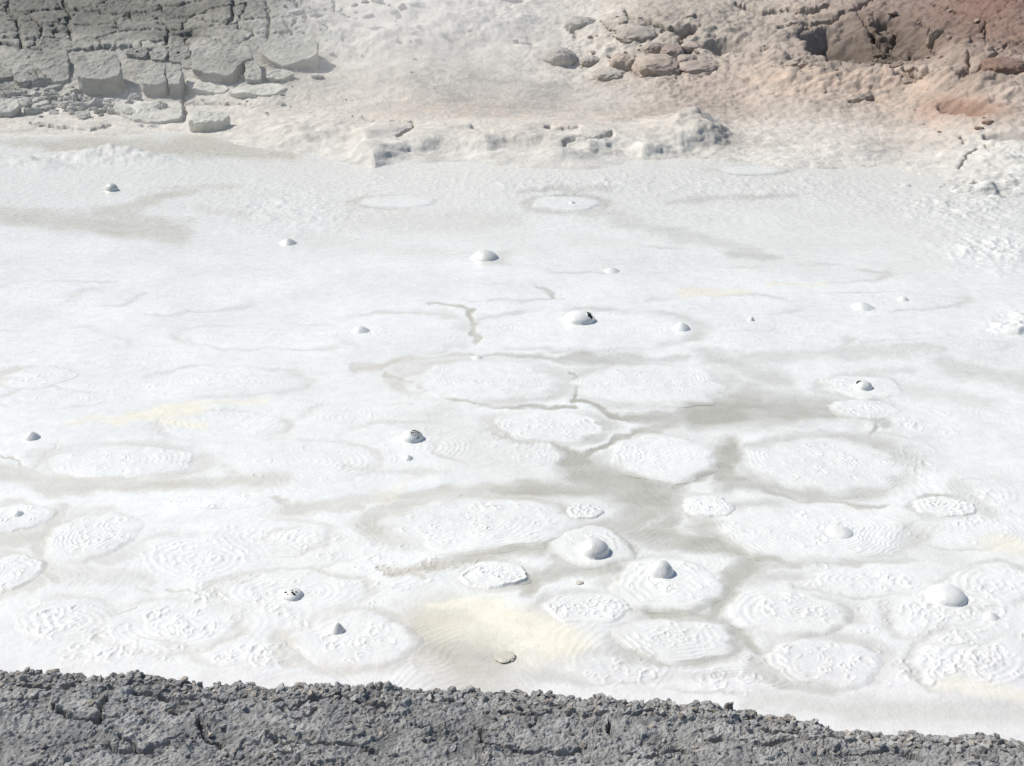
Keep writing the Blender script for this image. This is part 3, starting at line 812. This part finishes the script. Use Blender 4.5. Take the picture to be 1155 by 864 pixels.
BOULDERS = [
 (613,650,42,76,(.47,.43,.38),2.4,'smooth round boulder standing apart at the foot of the steam'),
 (655,677,60,73,(.46,.42,.37),2.6,'small pale stone right of the round boulder'),
 (688,720,48,85,(.43,.36,.30),3.2,'cracked upright boulder, left one of the split pair'),
 (716,768,57,88,(.43,.36,.30),3.4,'wide cracked boulder, right one of the split pair'),
 (698,744,27,48,(.40,.36,.31),3.0,'flat-topped boulder above the split pair'),
 (747,773,43,66,(.38,.31,.27),3.0,'dark-sided boulder under the black crack'),
 (770,790,45,57,(.42,.35,.30),3.0,'small boulder right of the dark-sided one, under the cave'),
 (766,787,57,73,(.43,.36,.31),3.0,'small boulder stacked above the low one at the right end'),
 (728,750,43,60,(.40,.34,.29),2.6,'small boulder tucked behind the wide cracked one'),
 (770,812,66,84,(.43,.36,.31),3.0,'low boulder right of the wide cracked one'),
 (672,712,72,93,(.48,.44,.38),2.6,'pale boulder half buried below the split pair'),
 (640,672,12,36,(.40,.37,.33),2.8,'grey boulder high on the slope above the round boulder'),
 (1002,1020,80,99,(.36,.29,.24),4,'squared reddish block left of the short vertical crack'),
 (1019,1042,81,99,(.36,.29,.24),4,'squared reddish block right of the short vertical crack'),
 (1118,1160,60,86,(.28,.19,.15),3.2,'dark red boulder at the right edge'),
]

def place_block(x0, x1, yt, yl, yf, tone, power, seed, label, name, cat, group, tilt=20, roughk=.16):
    xm = (x0 + x1)/2
    fx, fy, fz = bank_at(xm, yf)
    sl = math.hypot(fy, CAMZ - fz)
    w = (x1 - x0)/FPX*sl
    h = max((yf - yl)/FPX*sl*1.15, .22*w)
    d = (yl - yt)/FPX*sl/math.sin(R(tilt + 5))
    d = min(d, 1.0*w)
    V, Q = rock_geo(26, power, seed, roughk, .03)
    V = V*np.array([w/2, d/2, h/2*1.5])
    a = R(tilt); yaw = R((seed*37 % 9) - 4)
    Ry = np.array([[math.cos(yaw), -math.sin(yaw), 0], [math.sin(yaw), math.cos(yaw), 0], [0, 0, 1]])
    Rx = np.array([[1, 0, 0], [0, math.cos(a), -math.sin(a)], [0, math.sin(a), math.cos(a)]])
    V = V@(Rx@Ry).T
    # front lower edge of the block rests on the bank at its foot
    c = np.array([fx, fy + (d/2)*math.cos(a) - .05*d, fz + (d/2)*math.sin(a) + h*.10])
    t = np.array(tone if not np.isscalar(tone) else (tone*1.01, tone, tone*.93))
    nz = fbm3(V*2.2 + seed, 4, seed)
    col = t[None]*(1 + .14*nz)[:, None]
    o = raw_mesh(name, V, Q, STONE, col, loc=tuple(c))
    tag(o, label, cat, group)
    return o

def slab_block(poly, yf, tone, tilt, label, seed):
    """a cracked-off block: its outline on a plane tilted like the bank, carried down into the bank"""
    P = np.array(poly, float); yl = P[:, 1].max(); xm = P[:, 0].mean()
    fx, fy, fz = bank_at(xm, yf)
    a = R(tilt)
    lipz = CAMZ - ray_tan(yl)*(fy - .02)
    n = np.array([0, -math.sin(a), math.cos(a)]); p0 = np.array([0, fy - .02, lipz])
    # outline with worn corners, as points in the plane
    pts = []
    for i in range(len(P)):
        q0, q1, q2 = P[i - 1], P[i], P[(i + 1) % len(P)]
        r = .28
        for t in np.linspace(0, 1, 5):
            A = q1 + (q0 - q1)*r; B = q1 + (q2 - q1)*r
            pts.append((1 - t)**2*A + 2*t*(1 - t)*q1 + t*t*B)
    pts = np.array(pts)
    seg = np.linalg.norm(np.roll(pts, -1, 0) - pts, axis=1); cum = np.concatenate([[0], np.cumsum(seg)])
    N = 110; tt = np.linspace(0, cum[-1], N, endpoint=False); cl = np.vstack([pts, pts[:1]])
    ox = np.interp(tt, cum, cl[:, 0]); oy = np.interp(tt, cum, cl[:, 1])
    W = []
    for x_, y_ in zip(ox, oy):
        dr = np.array([ray_u(x_, y_), 1, -ray_tan(y_)]); c = np.array([0, 0, CAMZ])
        W.append(c + dr*(np.dot(n, p0 - c)/np.dot(n, dr)))
    W = np.array(W)
    if W[:, 0].size and np.sum(np.cross((W - W.mean(0))[:, :2], (np.roll(W, -1, 0) - W.mean(0))[:, :2])) < 0: W = W[::-1]
    cen = W.mean(0)
    h = max(lipz - fz, .05)
    wdt = np.ptp(W[:, 0])
    bev = min(.05, .09*wdt)
    down = np.array([0, .30, -1.0]); th = h*1.25 + .12
    rows = []
    for q in np.linspace(.02, 1, 26): rows.append(cen + (W - cen)*q*(1 - bev/wdt*1.2) + 0*n)
    sh = [(.35, .02), (.8, .3), (1, 1)]
    for (o_, d_) in sh: rows.append(cen + (W - cen)*(1 - bev/wdt*1.2*(1 - o_)) - n*bev*d_*.7)
    for q in np.linspace(.06, 1, 22): rows.append(cen + (W - cen)*(1 - .06*q) - n*bev*.7 + down*th*q)
    V = np.concatenate(rows)
    V = V + n*(.035*wdt*fbm3(V*2.1/wdt + seed*2.3, 3, seed)[:, None]) + (V - cen)/np.maximum(np.linalg.norm(V - cen, axis=1), 1e-3)[:, None]*(.05*fbm3(V*5 + seed, 4, seed + 3)[:, None])
    V = V + n*(.014*fbm3(V*16, 3, seed + 7)[:, None])
    base = np.array([cen[0], cen[1], fz])
    t = np.array((tone*1.28, tone*1.24, tone*1.09))
    col = t[None]*(1 + .16*fbm3(V*2.2 + seed, 4, seed))[:, None]
    o = raw_mesh('mud_block', V - base, grid_quads(len(rows), N, True), STONE, col, loc=tuple(base))
    tag(o, label, 'mud block', 'dried mud blocks on the cracked bank')

def merged(name, mat, specs, n=5):
    Vs, Qs, Cs = [], [], []; off = 0
    for (c, size, seed, tone, power, rough) in specs:
        V, Q = rock_geo(n, power, seed, rough)
        q = np.random.default_rng(seed).normal(size=4)*np.array([1, .22, .22, 1]); q /= np.linalg.norm(q)
        a, b, c2, d2 = q
        M = np.array([[1-2*(c2*c2+d2*d2), 2*(b*c2-a*d2), 2*(b*d2+a*c2)], [2*(b*c2+a*d2), 1-2*(b*b+d2*d2), 2*(c2*d2-a*b)], [2*(b*d2-a*c2), 2*(c2*d2+a*b), 1-2*(b*b+c2*c2)]])
        V = (V*size)@M.T + c
        Vs.append(V); Qs.append(Q + off); off += len(V)
        Cs.append(np.ones((len(V), 3))*tone)
    return raw_mesh(name, np.concatenate(Vs), np.concatenate(Qs), mat, np.concatenate(Cs), smooth=False)

# ------------------------------------------------------------------ near bank
CREST = [(-300,738),(-100,747),(0,754),(100,759),(240,766),(390,769),(430,775),(540,772),(640,779),(700,785),(780,794),(850,801),(890,806),(960,819),(1060,824),(1155,833),(1300,842),(1500,856)]
ZC = .325
_cr = np.array([at(a, b, ZC) for a, b in CREST])
def crest_y(x): return np.interp(x, _cr[:, 0], _cr[:, 1])
SCR = [(.8,[(20,775),(60,780),(95,777)]),(.8,[(150,788),(200,792),(240,788),(265,793)]),(.9,[(560,798),(600,803),(625,800)]),(.8,[(90,845),(140,848),(190,844)]),(.8,[(300,838),(350,842),(380,838),(430,845)]),(.9,[(560,842),(620,846),(660,842)]),(.8,[(700,850),(740,846),(790,850)]),(.8,[(860,822),(900,828),(950,828)]),(.8,[(940,848),(1000,845),(1040,850)]),(.7,[(600,790),(605,806),(596,815)]),(.7,[(115,790),(120,805),(112,818)]),(.7,[(690,812),(688,825)]),(1.0,[(320,800),(350,786),(390,784),(410,792),(440,796)]),(1.0,[(330,812),(345,808),(360,800)]),(.9,[(225,815),(235,832),(250,845)]),(.8,[(535,815),(545,830),(555,845)]),(1.0,[(460,782),(490,784),(515,788)]),(.8,[(640,800),(700,806),(740,804)]),(.8,[(60,800),(90,815),(130,812)]),(.9,[(800,830),(850,838),(900,836)]),(.7,[(140,835),(170,850)]),(.7,[(460,822),(480,822)])]

def soil_height(X, Y):
    s = crest_y(X) - Y
    s = s + .025*fbm(X*3, Y*3, 3, 201)
    Z = np.where(s > 0, ZC - .03*np.exp(-s/.06), ZC - .03 + 1.05*s)
    Z = np.maximum(Z, -.25)
    top = sstep(-.12, .05, s)
    wx = X + .02*fbm(X*14, Y*14, 2, 202); wy = Y + .02*fbm(X*14, Y*14, 2, 203)
    f1, f2, cid = worley(wx*12, wy*17, 204)
    g1, g2, cid2 = worley(wx*33, wy*42, 205)
    Z = Z + .022*fbm(X*1.6, Y*1.6, 3, 206) + .010*fbm(X*5, Y*8, 4, 212)
    clump = sstep(-.25, .35, fbm(X*4.5, Y*4.5, 3, 207))
    Z = Z + (.019*(cid - .35)*sstep(0, .12, f2 - f1) + .013*(cid2 - .3)*sstep(0, .15, g2 - g1))*(.35 + .65*clump)*(.1 + .9*top)
    Z = Z + (.007*fbm(X*30, Y*38, 3, 208) + .004*noise(X*75, Y*90, 213))*(.2 + .8*top)
    Z = Z + .020*np.exp(-(s/.06)**2)*sstep(-.1, .4, fbm(X*9, Y*3, 3, 209))
    ppx, ppy = project(X, Y, ZC)
    for (w, pts) in SCR:
        qx = ppx + 9*fbm(X*9, Y*9, 3, 210); qy = ppy + 5*fbm(X*9, Y*9, 3, 211)
        dm = np.full(X.shape, 99.)
        for i in range(len(pts) - 1): dm = np.minimum(dm, seg_dist(qx, qy, *pts[i], *pts[i + 1])[0])
        Z = Z - .045*(1 - sstep(.6, 3.0, dm/w))
    return Z, s, clump, cid

def near_bank():
    xs = np.concatenate([-np.geomspace(30, 2.6, 40)[:-1], np.arange(-2.6, 2.6, .0052), np.geomspace(2.6, 30, 40)])
    ys = np.concatenate([-np.geomspace(40, 1, 20), np.linspace(-.9, 2.3, 40), np.arange(2.32, 4.6, .0052)])
    X, Y = np.meshgrid(xs, ys)
    Z, s, clump, cid = soil_height(X, Y)
    n = fbm(X*2.5, Y*2.5, 4, 220)
    t = np.array([.30, .296, .284])
    col = np.ones(X.shape + (3,))*t
    m = np.clip(.25 + .5*fbm(X*5, Y*5, 3, 221), 0, .6)[..., None]
    col = col*(1 - m) + np.array([.38, .365, .335])*m
    col = col*(1 + .18*n + .40*(cid - .5))[..., None]
    o = raw_mesh('bank', np.stack([X, Y, Z], -1).reshape(-1, 3), grid_quads(len(ys), len(xs)), SOIL, col.reshape(-1, 3), smooth=False)
    o['kind'] = 'structure'
    sp = []
    rs = np.random.default_rng(5)
    xs2 = rs.uniform(-2.5, 2.3, 9000); q = rs.random(9000)
    ys2 = crest_y(xs2) - np.where(q < .22, np.abs(rs.normal(0, .05, 9000)), rs.uniform(0, 1.2, 9000))
    Z2, s2, cl2, _ = soil_height(xs2, ys2)
    for i in range(9000):
        if rs.random() > .25 + .75*cl2[i] and q[i] > .22: continue
        r = .003 + .008*rs.random()**3 + (.005*rs.random()**2 if q[i] < .22 else 0)
        tone = np.array([.33, .322, .305])*(.65 + .7*rs.random())
        if rs.random() < .15: tone = tone*np.array([1.05, .95, .85])
        sp.append((np.array([xs2[i], ys2[i], Z2[i] + r*.3]), np.array([1.35, 1, .6])*r*(.7 + .6*rs.random(3)), int(rs.integers(1, 40)), tone, 3.0, .7))
    o = merged('soil_crumbs', SOIL, sp, 4)
    tag(o, 'loose grey soil crumbs strewn over the dark front bank', 'soil crumbs', kind='stuff')

# ------------------------------------------------------------------ build
mud_sheet()
for k, s in enumerate(PADS): PADGEO.append(pad(s, k))
for k, s in enumerate(BUBS): bubble(s, k)

# thin tan scab of dried mud lying in the cream puddle
def flake(px, py, hw, label):
    cx, cy = at(px, py); r = hw/FPX*math.hypot(cy, CAMZ)
    V, Q = rock_geo(16, 2.2, 9, .4, .04)
    V = V*np.array([r, r*.95, .0035]); V[:, 2] += .002
    o = raw_mesh('mud_flake', V, Q, MUD, np.ones((len(V), 3))*np.array([.53, .50, .42]), loc=(cx, cy, swell(np.array([cx]), np.array([cy]))[0]))
    tag(o, label, 'mud flake')
flake(570, 741, 11, 'small flat tan flake of mud alone in the cream puddle near the bank')
flake(654, 658, 4, 'tiny dark fleck of mud right of the small rimmed pad')

BANKX, BANKY, BANKZ = far_bank()
for k, (poly, yf, tone, tilt, label) in enumerate(BLOCKS): slab_block(poly, yf, tone, tilt, label, 40 + k)
for k, (x0, x1, yt, yf, tone, pw, label) in enumerate(BOULDERS):
    yl = yt + (yf - yt)*.55
    place_block(x0, x1, yt, yl, yf, tone, pw, 80 + k, label, 'boulder', 'boulder', 'boulders on the pinkish bank', tilt=12, roughk=.26)

rs = np.random.default_rng(3); sp = []
def scatter(n, cx, cy, rx, ry, r0, r1, tone):
    for _ in range(n):
        px = cx + rs.normal()*rx; py = cy + rs.normal()*ry
        if py > 170 or py < -20: continue
        i = int(min(max(round((238 - py)/.62), 0), len(B_PY) - 1)); j = int(np.searchsorted(B_PX, px))
        if j >= len(B_PX): continue
        r = r0 + (r1 - r0)*rs.random()**3
        sp.append((np.array([BANKX[i, j], BANKY[i, j], BANKZ[i, j] + r*.2]), np.array([1.3, 1.1, .6])*r*(.7 + .6*rs.random(3)), int(rs.integers(1, 60)), np.array(tone)*(.8 + .4*rs.random()), 3.2, .5))
scatter(170, 85, 118, 45, 7, .03, .15, (.42, .41, .37))
scatter(40, 20, 105, 20, 9, .03, .14, (.36, .355, .325))
scatter(35, 290, 100, 50, 14, .02, .09, (.46, .445, .40))
scatter(60, 720, 62, 45, 16, .02, .10, (.42, .36, .31))
scatter(30, 1010, 60, 45, 18, .03, .13, (.30, .24, .19))
scatter(20, 860, 80, 50, 14, .02, .10, (.45, .37, .31))
scatter(50, 420, 30, 50, 18, .03, .12, (.42, .40, .37))
scatter(25, 1080, 90, 50, 40, .02, .09, (.38, .28, .22))
o = merged('rubble', STONE, sp, 7)
tag(o, 'small broken crusts of dried mud strewn on the far bank', 'rubble', kind='stuff')

near_bank()

# ------------------------------------------------------------------ steam
def steam(name, centre, size, density, label, seed):
    V, Q = rock_geo(14, 2.2, seed, .25)
    V = V*np.array(size)
    k = NT('rising_steam_' + str(seed)); t = k.t
    t.nodes.remove(k.b)
    pv = k.n('ShaderNodeVolumePrincipled'); pv.inputs['Color'].default_value = (1, .985, .955, 1); pv.inputs['Anisotropy'].default_value = .1
    tc = k.n('ShaderNodeTexCoord')
    ns = k.noise(.9, 4, .6, .8, tc.outputs['Object'])
    ln = k.n('ShaderNodeVectorMath', operation='DIVIDE'); k.l(tc.outputs['Object'], ln.inputs[0]); ln.inputs[1].default_value = size
    le = k.n('ShaderNodeVectorMath', operation='LENGTH'); k.l(ln.outputs[0], le.inputs[0])
    fall = k.rng(le.outputs['Value'], .25, .9, 1, 0)
    w = k.rng(ns, .35, .7, 0.1, 1)
    k.l(k.math('MULTIPLY', k.math('MULTIPLY', fall, w), density), pv.inputs['Density'])
    k.l(pv.outputs[0], t.nodes['Material Output'].inputs['Volume'])
    o = raw_mesh(name, V, Q, k.m, loc=centre)
    tag(o, label, 'steam', kind='stuff')
    return o
sx, sy, sz = bank_at(480, 60)
steam('steam', (sx, sy - 2.0, sz + .5), (4.4, 4.2, 1.9), .36, 'thin white steam drifting over the middle of the far bank', 3)

sx, sy, sz = bank_at(240, 140)
steam('steam', (sx, sy - 1.5, sz + .5), (5.0, 4.5, 1.3), .07, 'faint veil of steam over the left shore of the pool', 8)

# ------------------------------------------------------------------ light, sky, camera
EL = R(50); AZ = math.atan2(-.95, .30)          # from the left, a little behind the scene
sd = Vector((math.sin(AZ)*math.cos(EL), math.cos(AZ)*math.cos(EL), math.sin(EL)))
L = bpy.data.lights.new('sun', 'SUN'); L.energy = 3.85; L.angle = R(.5); L.color = (1, .962, .895)
lo = bpy.data.objects.new('sun', L); COL.objects.link(lo); lo.rotation_euler = sd.to_track_quat('Z', 'Y').to_euler(); lo.location = sd*50

w = bpy.data.worlds.new('World'); scene.world = w; w.use_nodes = True
nt = w.node_tree; sky = nt.nodes.new('ShaderNodeTexSky'); sky.sky_type = 'NISHITA'; sky.sun_disc = False
sky.sun_elevation = EL; sky.sun_rotation = AZ % (2*math.pi)
bg = nt.nodes['Background']; bg.inputs['Strength'].default_value = .095
nt.links.new(sky.outputs[0], bg.inputs['Color'])

cam = bpy.data.cameras.new('camera'); co = bpy.data.objects.new('camera', cam); COL.objects.link(co)
cam.sensor_width = 36; cam.lens = FPX/W0*36; cam.clip_end = 3000; cam.clip_start = .05
co.location = (0, 0, CAMZ); co.rotation_euler = (math.pi/2 - PITCH, 0, 0)
scene.camera = co

vs = scene.view_settings
vs.view_transform = 'Standard'; vs.look = 'None'; vs.gamma = 1; vs.use_curve_mapping = False
vs.exposure = 0.25
scene.cycles.volume_step_rate = 2
scene.cycles.volume_bounces = 6
